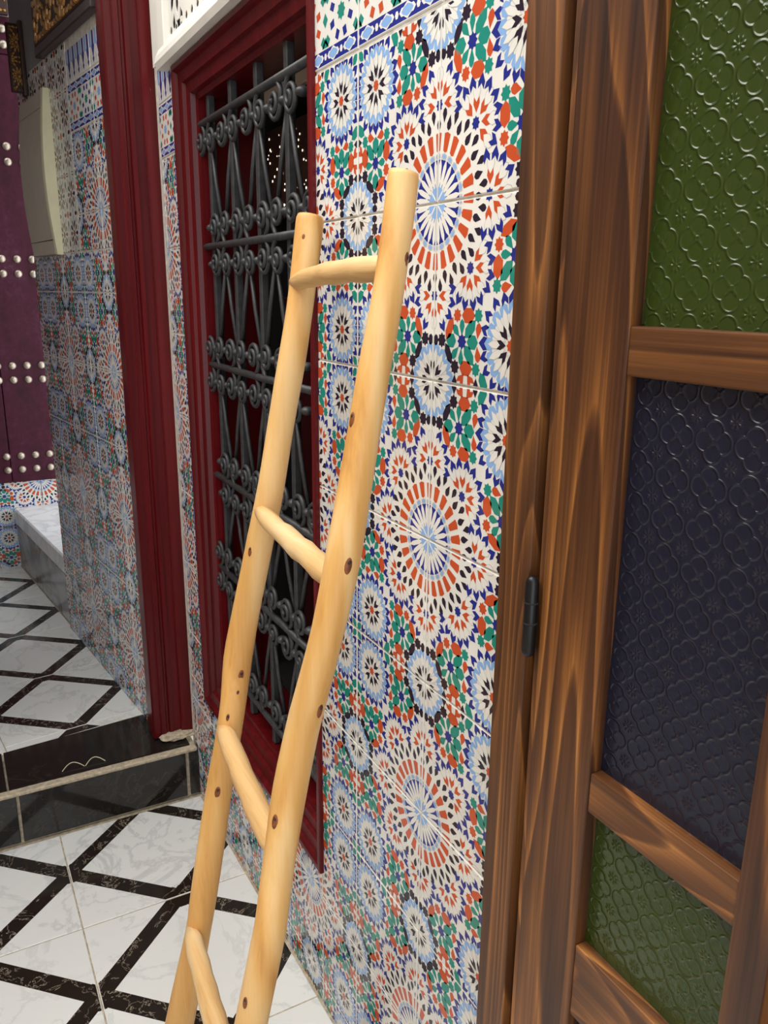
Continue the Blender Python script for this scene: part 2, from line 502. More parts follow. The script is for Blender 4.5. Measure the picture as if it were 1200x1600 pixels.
def crest():                     # stripes above, vase shapes below, 1 wide and 0.48 high
    S = []
    for i in range(10):
        x = .05 + .1 * i
        S.append((1, 'n' if i % 2 else 'b', [(x - .036, .26), (x + .036, .26), (x + .036, .465), (x - .036, .465)]))
    for i in range(5):
        x = .15 + .2 * i
        S.append((2, 'n', [(x - .055, .25), (x - .04, .285), (x + .04, .285), (x + .055, .25), (x + .014, .12), (x + .035, .09), (x, .03), (x - .035, .09), (x - .014, .12)]))
        S.append((1, 's', lens(x - .1, .10, .07, .012, PI / 2)))
    return S

def lattice_tile():              # pale interlace with brown leaves
    S = []
    for cx, cy in ((.25, .25), (.75, .25), (.25, .75), (.75, .75)):
        for i in range(10):
            a = 2 * PI * i / 10
            S.append((1, 't' if i % 2 else 'k', drop(cx + .115 * math.cos(a), cy + .115 * math.sin(a), .062, .028, a)))
            a += PI / 10
            S.append((1, 's', lens(cx + .205 * math.cos(a), cy + .205 * math.sin(a), .046, .026, a)))
        S.append((1, 't', star8(cx, cy, .050)))
    for cx, cy in ((.5, .5), (0, .5), (1, .5), (.5, 0), (.5, 1), (0, 0), (1, 1), (0, 1), (1, 0)):
        S.append((1, 'r', star8(cx, cy, .055)))
        for k in range(4):
            a = k * PI / 2
            S.append((1, 'k', lens(cx + .12 * math.cos(a), cy + .12 * math.sin(a), .05, .026, a)))
    return S

vs = lambda S, k: [(l, c, [(x, y * k) for x, y in p]) for l, c, p in S]
PATTERN = {'zellige': zellige(), 'border': vs(border(), .926), 'crest': vs(crest(), .79), 'lattice': lattice_tile()}

def clip_poly(pts, x0, x1, y0, y1):
    for ax, lim, sg in ((0, x0, 1), (0, x1, -1), (1, y0, 1), (1, y1, -1)):
        if not pts: return pts
        out = []
        for i in range(len(pts)):
            a, b = pts[i - 1], pts[i]
            da, db = sg * (a[ax] - lim), sg * (b[ax] - lim)
            if (da >= 0) != (db >= 0):
                t = da / (da - db); out.append((a[0] + t * (b[0] - a[0]), a[1] + t * (b[1] - a[1])))
            if db >= 0: out.append(b)
        pts = out
    return pts

TILE_CACHE = {}
def tile_mesh(kind, fu, fv, rect, size):
    """mesh of one tile piece; rect = (x0,x1,z0,z1) kept region in tile units, fu/fv mirror the print.
    local x along the wall, z up, front face at local y = 0, origin at the tile's lower left corner"""
    key = (kind, fu, fv, tuple(round(r, 3) for r in rect), round(size, 4))
    if key in TILE_CACHE: return TILE_CACHE[key]
    x0, x1, z0, z1 = rect
    gap, bev, th = 0.006, 0.0075, 0.009
    V, F, MI = [], [], []
    def q(x, z, y): V.append((x * size, y, z * size)); return len(V) - 1
    a = [q(x0 + gap, z0 + gap, th), q(x1 - gap, z0 + gap, th), q(x1 - gap, z1 - gap, th), q(x0 + gap, z1 - gap, th)]
    b = [q(x0 + gap, z0 + gap, .0012), q(x1 - gap, z0 + gap, .0012), q(x1 - gap, z1 - gap, .0012), q(x0 + gap, z1 - gap, .0012)]
    g2 = gap + bev
    c = [q(x0 + g2, z0 + g2, 0), q(x1 - g2, z0 + g2, 0), q(x1 - g2, z1 - g2, 0), q(x0 + g2, z1 - g2, 0)]
    for p, r in ((a, b), (b, c)):
        for i in range(4):
            j = (i + 1) % 4; F.append((p[i], p[j], r[j], r[i])); MI.append(0)
    F.append((c[0], c[1], c[2], c[3])); MI.append(0)
    for layer, col, pts in PATTERN[kind]:
        pp = [((1 - u) if fu else u, (1 - v) if fv else v) for u, v in pts]
        if (fu != fv): pp = pp[::-1]
        pp = clip_poly(pp, x0 + g2 * .8, x1 - g2 * .8, z0 + g2 * .8, z1 - g2 * .8)
        if len(pp) < 3: continue
        area = sum(pp[i - 1][0] * pp[i][1] - pp[i][0] * pp[i - 1][1] for i in range(len(pp))) / 2
        if abs(area) < 2e-5: continue
        if area < 0: pp = pp[::-1]
        F.append(tuple(q(u, v, -0.00008 * (layer + 1)) for u, v in pp)); MI.append(GKEYS.index(col))
    me = bpy.data.meshes.new('tile'); me.from_pydata(V, [], F)
    for k in GKEYS: me.materials.append(GL[k])
    me.polygons.foreach_set('material_index', MI); me.update()
    TILE_CACHE[key] = me
    return me

def tile_grid(parent, xm, zm, size, x0, x1, z0, z1, to_local, kind='zellige', rowh=1.0):
    """lay pieces over the rectangle x0..x1, z0..z1 (units); a medallion corner sits at (xm, zm)"""
    k0, k1 = math.floor((x0 - xm) / size + 1e-4), math.ceil((x1 - xm) / size - 1e-4)
    hz = size * rowh
    j0, j1 = math.floor((z0 - zm) / hz + 1e-4), math.ceil((z1 - zm) / hz - 1e-4)
    for k in range(k0, k1):
        for j in range(j0, j1):
            a, c = xm + k * size, zm + j * hz
            r = (max(0, (x0 - a) / size), min(1, (x1 - a) / size), max(0, (z0 - c) / size), min(rowh, (z1 - c) / size))
            if r[1] - r[0] < .03 or r[3] - r[2] < .03: continue
            fu, fv = (k % 2 != 0, j % 2 != 0) if kind == 'zellige' else (False, False)
            t = inst('tile', tile_mesh(kind, fu, fv, r, size * U), parent, to_local(a, c))
            t.location.y += random.uniform(-.0004, .0004)

# ------------------------------------------------------------------ lower alley: walls, floor
DOORL, DOORR = -1.225, 0.07
wall = empty('wall_right', M(-2.5, 1.0, -2.66))
tag(wall, 'patterned ceramic tile wall the ladder leans against, beside the wooden door', 'wall', 'structure')
WO = wall.location.copy()
FL = lambda x: -2.4778 + 0.06 * x            # floor height (units) of the gently falling lower alley
yb = 1.0 + 0.0020 / U
def wbox(x0, x1, z0, z1): return ubox('wall_core', x0, x1, yb, 1.45, z0, z1, 'grout', wall, 0, WO)
wbox(-4.04, -3.675, -2.80, 2.6); wbox(-3.675, -2.266, -2.80, -2.0); wbox(-3.675, -2.266, 1.62, 2.6)
wbox(-2.266, DOORL + .02, -2.80, 2.6); wbox(DOORL + .02, DOORR, 1.35, 2.6); wbox(DOORR, 2.6, -2.80, 2.6)
loc = lambda a, c: M(a, 1.0, c) - WO
XM, ZM = -1.597, 0.193
tile_grid(wall, XM, ZM, T, -2.26, DOORL, -2.70, ZM + T, loc)
tile_grid(wall, XM, ZM, T, -3.985, -2.26, -2.74, -2.005, loc)
tile_grid(wall, -3.985 + 0.02, ZM, T, -3.985, -3.68, -2.005, ZM + T, loc)
for x0, x1 in ((-2.26, DOORL), (-3.985, -3.68)):
    xm = XM if x0 > -3 else -3.985
    tile_grid(wall, xm, ZM + T + .004, T, x0, x1, ZM + T + .004, ZM + T + .004 + .574 * T, loc, 'border', .574)
    tile_grid(wall, xm, ZM + 1.575 * T + .006, T, x0, x1, ZM + 1.575 * T + .006, ZM + 1.955 * T + .006, loc, 'crest', .38)
ubox('plaster_field', -2.26, DOORL, .985, yb, ZM + 1.96 * T + .008, 2.6, 'plaster_white', wall, 0, WO)
ubox('plaster_field', -3.985, -3.80, .985, yb, ZM + 1.96 * T + .008, 2.6, 'plaster_white', wall, 0, WO)

# opposite side of the alley, behind the camera's left shoulder
wl = ubox('wall_left', -8.2, 3.0, -2.9, -2.7, -2.9, 3.6, 'plaster_warm')
tag(wl, 'plain warm plaster wall on the opposite side of the alley', 'wall', 'structure')

# lower floor of inlaid marble tiles (falls slightly away from the camera)
floor = empty('floor', M(-2.5, 0.0, FL(-2.5)))
tag(floor, 'white marble floor with black diagonal bands at the ladder foot', 'floor', 'structure')
floor.rotation_euler = (0, -math.atan(0.06), 0)
ft_cache = {}
def floor_tile_mesh(size, x0=0.0, x1=1.0, y0=0.0, y1=1.0):
    key = (round(size, 4), round(x0, 3), round(x1, 3), round(y0, 3), round(y1, 3))
    if key in ft_cache: return ft_cache[key]
    V, F, MI = [], [], []
    def q(x, y, z): V.append((x * size, y * size, z)); return len(V) - 1
    g, bv, th = .0035, .003, -.012
    lo = [q(x0 + g, y0 + g, th), q(x1 - g, y0 + g, th), q(x1 - g, y1 - g, th), q(x0 + g, y1 - g, th)]
    md = [q(x0 + g, y0 + g, -.0008), q(x1 - g, y0 + g, -.0008), q(x1 - g, y1 - g, -.0008), q(x0 + g, y1 - g, -.0008)]
    g2 = g + bv
    tp = [q(x0 + g2, y0 + g2, 0), q(x1 - g2, y0 + g2, 0), q(x1 - g2, y1 - g2, 0), q(x0 + g2, y1 - g2, 0)]
    for p, r in ((lo, md), (md, tp)):
        for i in range(4): F.append((p[i], p[(i + 1) % 4], r[(i + 1) % 4], r[i])); MI.append(0)
    F.append(tuple(tp)); MI.append(0)
    w = .048                                    # half band width along the diagonal normal
    s2 = w * math.sqrt(2)
    def poly(pts, mi, z):
        pp = clip_poly(pts, x0 + g2, x1 - g2, y0 + g2, y1 - g2)
        if len(pp) >= 3: F.append(tuple(q(u, v, z) for u, v in pp)); MI.append(mi)
    A, B, C, D = (.5, 0), (1, .5), (.5, 1), (0, .5)
    for (p, r) in ((A, B), (B, C), (C, D), (D, A)):
        dx, dy = r[0] - p[0], r[1] - p[1]; L = math.hypot(dx, dy); dx /= L; dy /= L
        e = .10
        a0 = (p[0] - dx * e, p[1] - dy * e); b0 = (r[0] + dx * e, r[1] + dy * e)
        nx, ny = -dy * w, dx * w
        poly([(a0[0] - nx, a0[1] - ny), (b0[0] - nx, b0[1] - ny), (b0[0] + nx, b0[1] + ny), (a0[0] + nx, a0[1] + ny)], 1, .00012)
    for c in (A, B, C, D):
        k = .092
        poly([(c[0] - k, c[1] - .018), (c[0] - k * .8, c[1]), (c[0] - k, c[1] + .018), (c[0] - .03, c[1] + .07), (c[0], c[1] + k * .75), (c[0] + .03, c[1] + .07), (c[0] + k, c[1] + .018), (c[0] + k, c[1] - .018), (c[0] + .03, c[1] - .07), (c[0], c[1] - k * .75), (c[0] - .03, c[1] - .07)], 1, .00022)
    me = bpy.data.meshes.new('tile'); me.from_pydata(V, [], F)
    me.materials.append(MATS['marble_white']); me.materials.append(MATS['marble_black'])
    me.polygons.foreach_set('material_index', MI); me.update()
    ft_cache[key] = me
    return me
obj('floor_bed', box_mesh(6.2 * U, 3.75 * U, .04, 0, 'floor_bed'), 'mortar', floor, Vector((1.66 * U, -.85 * U, -.0214)))
FT = 0.838
gx0, gy0 = -3.137, 0.255                       # a tile corner (units)
for i in range(-1, 6):
    for j in range(-4, 1):
        ax, ay = gx0 + i * FT, gy0 + j * FT
        x0 = max(0.0, (-3.905 - ax) / FT); y1 = min(1.0, (0.992 - ay) / FT)
        t = inst('tile', floor_tile_mesh(FT * U, x0, 1.0, 0.0, y1), floor, Vector(((ax + 2.5) * U, ay * U, 0)))

# ------------------------------------------------------------------ step and upper floor
ZS = -2.41
DV = Vector((-0.99229, -0.12393, 0)); NV = Vector((0.12393, -0.99229, 0))
BU = Vector((-4.195, 0.8305, ZS))
step = empty('step', M(-3.92, 0.0, ZS))
tag(step, 'black stone step with pale mortar edge before the red pilaster', 'step')
SO = step.location.copy()
ubox('step_core', -4.42, -3.935, -2.7, 0.995, -2.80, ZS - .02, 'mortar', step, 0, SO)
for y0, y1 in ((0.945, 0.995), (0.925, 0.09), (0.075, -0.76), (-0.775, -1.6), (-1.615, -2.5)):
    ubox('riser_tile', -3.937, -3.917, min(y0, y1), max(y0, y1), FL(-3.92) + .012, ZS - .022, 'marble_step', step, .0012, SO)
ubox('mortar_edge', -3.955, -3.908, -2.6, 0.99, ZS - .024, ZS - .002, 'mortar', step, .003, SO)
bmv = [M(-3.955, -2.6, ZS), M(-3.955, .93, ZS), M(-4.405, .87, ZS), M(-4.33, -2.6, ZS)]
for ya, yc in ((.96, .05), (.04, -.85), (-.86, -1.75), (-1.76, -2.6)):
    xa = lambda y: -4.327 - (y - .034) * .0888
    vs = [M(-3.958, yc, ZS - .012), M(-3.958, ya, ZS - .012), M(xa(ya), ya, ZS - .012), M(xa(yc), yc, ZS - .012)]
    vt = [v + Vector((0, 0, .012 * U + .0006)) for v in vs]
    me = mesh_from('tread_tile', [v - SO for v in vs + vt], [(0, 1, 2, 3), (4, 5, 6, 7), (0, 1, 5, 4), (1, 2, 6, 5), (2, 3, 7, 6), (3, 0, 4, 7)])
    obj('tread_tile', me, 'marble_step', step)

fang = math.atan2(-DV.y, -DV.x)                # local x axis points back towards the camera
wp = empty('wall_passage', M(*BU), fang)
tag(wp, 'dim patterned tile wall beyond the red pilaster, with plastic cover on it', 'wall', 'structure')
def PL(s, n, z): return Vector((-s * U, -n * U, (z - ZS) * U))     # s along the wall (away), n out of it
def pbox(name, s0, s1, n0, n1, z0, z1, mat, parent, bev=0.0, off=Vector((0, 0, 0)), seg=1):
    return boxo(name, PL(s0, n0, z0), PL(s1, n1, z1), mat, parent, bev, off, seg)
TF = 0.405
nb = -0.0020 / U
pbox('wall_core', .03, 1.75, nb, -.45, -2.6, 2.9, 'grout', wp)
ploc = lambda a, c: PL(-a, 0, c)
ZF = -0.415
tile_grid(wp, -.255, ZF, TF, -1.75, -.02, ZS - .02, .205, ploc)
tile_grid(wp, -.255, ZF, TF, -.66, -.02, .205, ZF + 3 * TF, ploc)
tile_grid(wp, -.66, ZF + 3 * TF, TF, -.66, -.02, ZF + 3 * TF, ZF + 3 * TF + .574 * TF, ploc, 'border', .574)
tile_grid(wp, -.66, ZF + 3.58 * TF, TF, -.66, -.02, ZF + 3.58 * TF, ZF + 3.96 * TF, ploc, 'crest', .38)
tile_grid(wp, -.66, .205, TF, -1.75, -.662, .205, 1.235, ploc, 'lattice')
pbox('plaster_field', .03, 1.75, .005, nb, 1.24, 2.9, 'plaster_grey', wp)

uf = empty('floor_passage', M(*BU), fang)
tag(uf, 'raised marble floor of the passage with narrower black bands', 'floor', 'structure')
obj('floor_bed', box_mesh(4.4 * U, 4.0 * U, .04, 0, 'floor_bed'), 'mortar', uf, Vector((-2.35 * U, -1.6 * U, -.0214)))
PT = 0.757
for i in range(0, 6):
    for j in range(0, 4):
        s1 = 1.04 + (i) * PT
        x1 = 1.0
        if i == 0:
            pass
        t = inst('tile', floor_tile_mesh(PT * U), uf, PL(s1, -.018 + (j + 1) * PT, ZS))
for j in range(0, 4):                            # cut row along the dark tread, down to the wall start
    t = inst('tile', floor_tile_mesh(PT * U, 0.0, (.285 - .215) / PT + 0.0), uf, PL(.285, -.018 + (j + 1) * PT, ZS))

# ------------------------------------------------------------------ end of the passage: wall, studded door, ledge
XE = -7.6
we = empty('wall_back', M(XE, 0, ZS))
tag(we, 'tiled end wall under the studded purple door', 'wall', 'structure')
EO = we.location.copy()
ubox('wall_core', XE - .5, XE - .02, -2.7, 2.2, -2.6, 3.2, 'plaster_grey', we, 0, EO)
def end_loc(a, c): return M(XE, a, c) - EO
for k in range(-4, 4):                           # tile dado, facing the camera: local x runs along +y of the room
    for j in range(0, 2):
        y0, z0 = .66 + k * .405, -2.445 + j * .405
        t = inst('tile', tile_mesh('zellige', k % 2 != 0, j % 2 != 0, (0, 1, 0, 1), .405 * U), we, end_loc(y0, z0))
        t.rotation_euler = (0, 0, PI / 2)
d2 = empty('door_2', M(XE + .01, .2, -1.635))
tag(d2, 'purple studded door at the far left end of the passage', 'door', 'structure')
DO2 = d2.location.copy()
for y0, y1 in ((-.75, -.162), (-.158, .428), (.432, 1.02)):
    ubox('plank', XE - .015, XE + .04, y0, y1, -1.632, 1.77, 'purple_paint', d2, .003, DO2)
bm = bmesh.new(); bmesh.ops.create_uvsphere(bm, u_segments=12, v_segments=8, radius=.0165)
bmesh.ops.scale(bm, vec=(.75, 1, 1), verts=bm.verts)
stud = bpy.data.meshes.new('stud'); bm.to_mesh(stud); bm.free(); stud.materials.append(MATS['stud_metal'])
for p in stud.polygons: p.use_smooth = True
for z in (1.105, .989, .243, .126, -.625, -.744, -1.40, -1.52):
    for k in range(-12, 4):
        inst('stud', stud, d2, M(XE + .045, .652 + k * .1155 + .01 * z, z) - DO2)
for z in (1.95, 1.84):                           # upper fixed leaf
    for k in range(-12, 2):
        inst('stud', stud, d2, M(XE + .045, .716 + k * .1155, z) - DO2)
ubox('upper_leaf', XE - .015, XE + .04, -.75, .80, 1.775, 2.04, 'purple_paint', d2, .003, DO2)

# marble ledge in the opening beyond the tile wall
ledge = empty('ledge', PL(0, 0, ZS) + M(*BU), fang)
tag(ledge, 'low marble ledge with bright top below the purple door', 'ledge')
pbox('ledge_front', 1.76, 3.42, -.02, -.9, ZS, -2.02, 'marble_grey', ledge, .004)
pbox('ledge_top', 1.76, 3.42, -.012, -.9, -2.015, -1.87, 'marble_ledge_top', ledge, .006)

# carved gilt panels
def carved_panel(name, w, h, depth, cell, parent, loc, rot):
    """dark board with raised gilt leaves; local x along the panel, z up, faces -y"""
    e = empty(name, loc, rot) if parent is None else parent
    obj('board', box_mesh(w, depth, h, .003), 'carved_dark', e, Vector((0, depth / 2, 0)))
    V, F = [], []
    def block(pts):
        b0 = len(V); n = len(pts)
        for x, z in pts: V.append((x, 0.0, z))
        cx = sum(p[0] for p in pts) / n; cz = sum(p[1] for p in pts) / n
        for x, z in pts: V.append((cx + (x - cx) * .8, -.004, cz + (z - cz) * .8))
        F.append(tuple(range(b0 + n, b0 + 2 * n)))
        for i in range(n): F.append((b0 + i, b0 + (i + 1) % n, b0 + n + (i + 1) % n, b0 + n + i))
    nx, nz = int(w / cell) + 1, int(h / cell) + 1
    for i in range(nx + 1):
        for j in range(nz + 1):
            cx, cz = -w / 2 + (i + (.5 if j % 2 else 0)) * cell, -h / 2 + j * cell * .86
            sh = [star8(cx, cz, cell * .085)]
            for k in range(12):
                a = 2 * PI * k / 12
                sh.append(drop(cx + math.cos(a) * cell * .21, cz + math.sin(a) * cell * .21, cell * .120, cell * .052, a))
                a += PI / 12
                sh.append(lens(cx + math.cos(a) * cell * .40, cz + math.sin(a) * cell * .40, cell * .115, cell * .050, a))
            for pts in sh:
                pp = clip_poly(pts, -w / 2 + .008, w / 2 - .008, -h / 2 + .008, h / 2 - .008)
                if len(pp) >= 3: block(pp)
    o = obj('gilt_leaves', mesh_from('gilt_leaves', V, F), 'gilt', e)
    o['kind'] = 'stuff'
    return e
cp = carved_panel('wall_carving', 1.00 * U, .80 * U, .03, .14, None, M(*BU) + Matrix.Rotation(fang, 3, 'Z') @ PL(.545, .045, 1.68), fang)
tag(cp, 'gilt carved wooden panel with dark bottom board over the passage wall', 'panel')
obj('bottom_board', box_mesh(1.03 * U, .048 * U, .050 * U, .003), 'dark_board', cp, Vector((0, .010, -.425 * U)))
obj('end_board', box_mesh(.02 * U, .048 * U, .86 * U, .002), 'dark_board', cp, Vector((-.510 * U, .012, -.02 * U)))
cb = carved_panel('carved_bracket', .085 * U, .37 * U, .008, .055, None, M(*BU) + Matrix.Rotation(fang, 3, 'Z') @ PL(1.47, .052, 1.31), fang + PI / 2)
tag(cb, 'narrow gilt carved bracket with dark post beside the purple door top', 'bracket')
obj('post', box_mesh(.026 * U, .06 * U, .40 * U, .004, seg=2), 'carved_dark', cb, Vector((.034 * U, .0, 0)))
cc = carved_panel('carved_lintel', 1.4 * U, .16 * U, .03, .11, None, M(XE + .10, .07, 2.12), PI / 2)
tag(cc, 'short gilt carved lintel above the purple door at the picture corner', 'lintel')

# plastic cover box on the passage wall
mb = empty('cover_box', M(*BU) + Matrix.Rotation(fang, 3, 'Z') @ PL(1.36, 0, .68), fang)
tag(mb, 'beige curved plastic cover box mounted on the passage wall', 'cover box')
def cover(s0, s1, z0, z1, name, mat):
    V, F = [], []
    n = 10
    for i in range(n + 1):
        z = z0 + (z1 - z0) * i / n
        b = .030 + .030 * math.sin(PI * (z - .20) / .88)
        for s, d in ((s0, 0), (s0, b * .92), (s0 + .012, b), (s1 - .012, b), (s1, b * .92), (s1, 0)):
            V.append(PL(s, d, z) - PL(1.36, 0, .68))
    for i in range(n):
        for k in range(5):
            F.append((i * 6 + k, i * 6 + k + 1, (i + 1) * 6 + k + 1, (i + 1) * 6 + k))
    F.append((0, 1, 2, 3, 4, 5)); F.append(tuple(n * 6 + k for k in range(6)))
    return obj(name, mesh_from(name, V, F), mat, mb)
cover(1.05, 1.61, .285, .985, 'cover_body', 'beige_plastic')
cover(1.05, 1.61, .205, .280, 'lower_cap', 'beige_plastic')
cover(1.05, 1.61, .99, 1.075, 'upper_cap', 'beige_plastic')
V, F = [], []
for i in range(13):
    z = .20 + .88 * i / 12; b = .033 + .030 * math.sin(PI * (z - .2) / .88)
    for s, d in ((1.02, 0), (1.02, b), (1.048, b + .004), (1.048, 0)): V.append(PL(s, d, z) - PL(1.36, 0, .68))
for i in range(12):
    for k in range(4): F.append((i * 4 + k, i * 4 + (k + 1) % 4, (i + 1) * 4 + (k + 1) % 4, (i + 1) * 4 + k))
F += [(0, 1, 2, 3), (48, 49, 50, 51)]
obj('side_trim', mesh_from('side_trim', V, F), 'cream_plastic', mb)

lp = ubox('passage_shade_wall', -8.2, -4.6, -2.68, -1.0, -2.6, 2.25, 'plaster_dim')  # out of view, added to narrow the passage and darken it
tag(lp, 'unseen plaster wall added on the left to shade the passage', 'wall', 'structure')
be = ubox('shade_block_1', -4.50, -4.28, -2.7, .80, 1.36, 2.25, 'plaster_dim')  # out of view, added to keep high sky light out of the passage
tag(be, 'unseen grey beam added across the passage mouth to block sky light', 'beam', 'structure')
jb = ubox('shade_block_2', -4.60, -4.36, -2.66, -.22, -2.6, 1.36, 'plaster_dim')  # out of view, added so less light enters the passage mouth
tag(jb, 'unseen plaster jamb added to narrow the passage mouth and shade it', 'jamb', 'structure')
# unseen roof slab, added to shade the passage beyond the pilaster
ce = ubox('shade_roof', -6.9, -4.23, -2.7, 1.4, 2.25, 2.45, 'plaster_dim')
tag(ce, 'unseen grey slab added to shade the passage beyond the red pilaster', 'shade_roof', 'structure')

# ------------------------------------------------------------------ red pilaster
pil = empty('red_pilaster', M(-4.06, .9, ZS))
tag(pil, 'tall dark red moulded wooden pilaster standing on the step', 'pilaster')
PO = pil.location.copy()
def extrude_z(name, prof, z0, z1, mat, parent, off, seg=1):
    n = len(prof); V = []
    zs = [z0 + (z1 - z0) * i / seg for i in range(seg + 1)]
    for z in zs:
        for x, y in prof: V.append(M(x, y, z) - off)
    F = []
    for i in range(seg):
        for k in range(n): F.append((i * n + k, i * n + (k + 1) % n, (i + 1) * n + (k + 1) % n, (i + 1) * n + k))
    F.append(tuple(range(n))); F.append(tuple(range(seg * n, seg * n + n)))
    return obj(name, mesh_from(name, V, F), mat, parent)
extrude_z('post', [(-4.205, .795), (-4.085, .795), (-4.075, .803), (-4.075, .835), (-4.205, .835)], -2.40, 2.9, 'red_paint', pil, PO)
extrude_z('moulding', [(-4.2, .835), (-4.062, .835), (-4.056, .840), (-4.056, .862), (-4.066, .868), (-4.066, .878), (-4.056, .884), (-4.056, .905), (-4.2, .905)], -2.37, 2.9, 'red_paint', pil, PO)
extrude_z('board', [(-4.2, .905), (-4.070, .905), (-4.070, .945), (-4.2, .945)], -2.385, 2.9, 'red_paint', pil, PO)
extrude_z('moulding', [(-4.2, .945), (-4.050, .945), (-4.044, .950), (-4.044, 1.018), (-4.2, 1.018)], -2.38, 2.9, 'red_paint', pil, PO)
bm = bmesh.new(); bmesh.ops.create_icosphere(bm, subdivisions=3, radius=1.0)
for v in bm.verts:
    v.co *= 1 + .35 * (random.random() - .5)
bmesh.ops.scale(bm, vec=(.024, .050, .011), verts=bm.verts)
me = bpy.data.meshes.new('mortar_lump'); bm.to_mesh(me); bm.free()
obj('mortar_lump', me, 'mortar', pil, M(-4.045, .92, -2.388) - PO)

# ------------------------------------------------------------------ window with red casing
win = empty('window_1', M(-2.84, 1.0, -1.96))
tag(win, 'barred window in a glossy dark red moulded casing behind the ladder', 'window', 'structure')
WI = win.location.copy()
XL, XR, ZB, ZT = -3.695, -2.246, -2.02, .905
prof = [(0, yb), (0, .988), (.004, .984), (.022, .984), (.028, .992), (.034, 1.004), (.072, 1.010), (.078, 1.024), (.116, 1.030), (.122, 1.050), (.142, 1.055), (.142, 1.30)]
def casing(side, prof):
    V = []
    for d, y in prof:
        if side == 'L': a, b = (XL + d, ZB + d), (XL + d, ZT - d)
        if side == 'R': a, b = (XR - d, ZB + d), (XR - d, ZT - d)
        if side == 'T': a, b = (XL + d, ZT - d), (XR - d, ZT - d)
        if side == 'B': a, b = (XL + d, ZB + d), (XR - d, ZB + d)
        V += [M(a[0], y, a[1]) - WI, M(b[0], y, b[1]) - WI]
    n = len(prof)
    F = [(2 * i, 2 * i + 1, 2 * i + 3, 2 * i + 2) for i in range(n - 1)]
    F.append(tuple(range(0, 2 * n, 2))); F.append(tuple(range(1, 2 * n, 2)))
    F.append((0, 1, 2 * n - 1, 2 * n - 2))
    return V, F
for sd, nm in (('L', 'casing_side'), ('R', 'casing_side'), ('T', 'casing_head'), ('B', 'casing_sill')):
    V, F = casing(sd, prof)
    obj(nm, mesh_from(nm, V, F), 'red_paint', win)
# recess painted near-black as room shadow, and shutters behind the bars
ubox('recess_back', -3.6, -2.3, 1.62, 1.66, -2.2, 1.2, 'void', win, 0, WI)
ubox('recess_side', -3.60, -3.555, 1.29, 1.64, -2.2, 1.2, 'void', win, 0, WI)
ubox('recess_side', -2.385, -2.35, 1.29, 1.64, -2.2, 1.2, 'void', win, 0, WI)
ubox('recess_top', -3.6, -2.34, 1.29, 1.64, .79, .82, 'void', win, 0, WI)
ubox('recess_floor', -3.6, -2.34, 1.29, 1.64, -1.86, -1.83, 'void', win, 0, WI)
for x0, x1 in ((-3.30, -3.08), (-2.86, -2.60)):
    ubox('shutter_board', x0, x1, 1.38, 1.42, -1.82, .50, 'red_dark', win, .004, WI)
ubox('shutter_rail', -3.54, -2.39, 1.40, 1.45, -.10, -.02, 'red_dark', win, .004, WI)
ubox('lintel_strip', -3.30, -2.39, 1.20, 1.23, .695, .745, 'plaster_warm', win, .003, WI)
ubox('lantern_panel', -3.54, -3.05, 1.335, 1.345, .30, .66, 'carved_dark', win, .002, WI)  # flat stand-in for the pierced metal lantern inside
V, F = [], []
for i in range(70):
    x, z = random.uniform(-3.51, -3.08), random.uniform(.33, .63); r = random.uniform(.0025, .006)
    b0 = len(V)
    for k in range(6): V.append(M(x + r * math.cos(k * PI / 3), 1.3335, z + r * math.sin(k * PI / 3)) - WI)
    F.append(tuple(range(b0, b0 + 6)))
o = obj('glow_dots', mesh_from('glow_dots', V, F), 'light_spot', win); o['kind'] = 'stuff'  # discs glow in place of light coming through the lantern's holes

# white pierced transom above the window
tr = empty('window_2', M(-2.95, .99, .905))
tag(tr, 'white plaster transom with pierced lattice above the red window casing', 'window', 'structure')
TO = tr.location.copy()
ubox('frame_side', -3.80, -3.70, .965, yb, .930, 2.1, 'plaster_white', tr, .003, TO)
ubox('frame_side', -2.22, -2.13, .965, yb, .930, 2.1, 'plaster_white', tr, .003, TO)
V = [M(x, y, z) - TO for x in (-3.80, -2.13) for y, z in ((yb, .907), (.955, .907), (.945, .93), (.950, .955), (.972, 1.0), (.985, 1.005), (yb, 1.005))]
F = [tuple(range(7)), tuple(range(7, 14))] + [(i, (i + 1) % 7, 7 + (i + 1) % 7, 7 + i) for i in range(7)]
obj('frame_sill', mesh_from('frame_sill', V, F), 'plaster_white', tr)
ubox('backing', -3.79, -2.14, 1.0018, 1.0036, .96, 2.1, 'void', tr, 0, TO)  # black sheet close behind, in place of dark depth in the holes
cu = bpy.data.curves.new('lattice', 'CURVE'); cu.dimensions = '2D'; cu.fill_mode = 'BOTH'; cu.extrude = .0009
def spl(pts):
    s = cu.splines.new('POLY'); s.points.add(len(pts) - 1); s.use_cyclic_u = True
    for p, (x, y) in zip(s.points, pts): p.co = (x, y, 0, 1)
W0, W1, H0, H1 = 0.0, 1.50 * U, 0.0, 1.08 * U
spl([(W0, H0), (W1, H0), (W1, H1), (W0, H1)])
cell = .50 * U
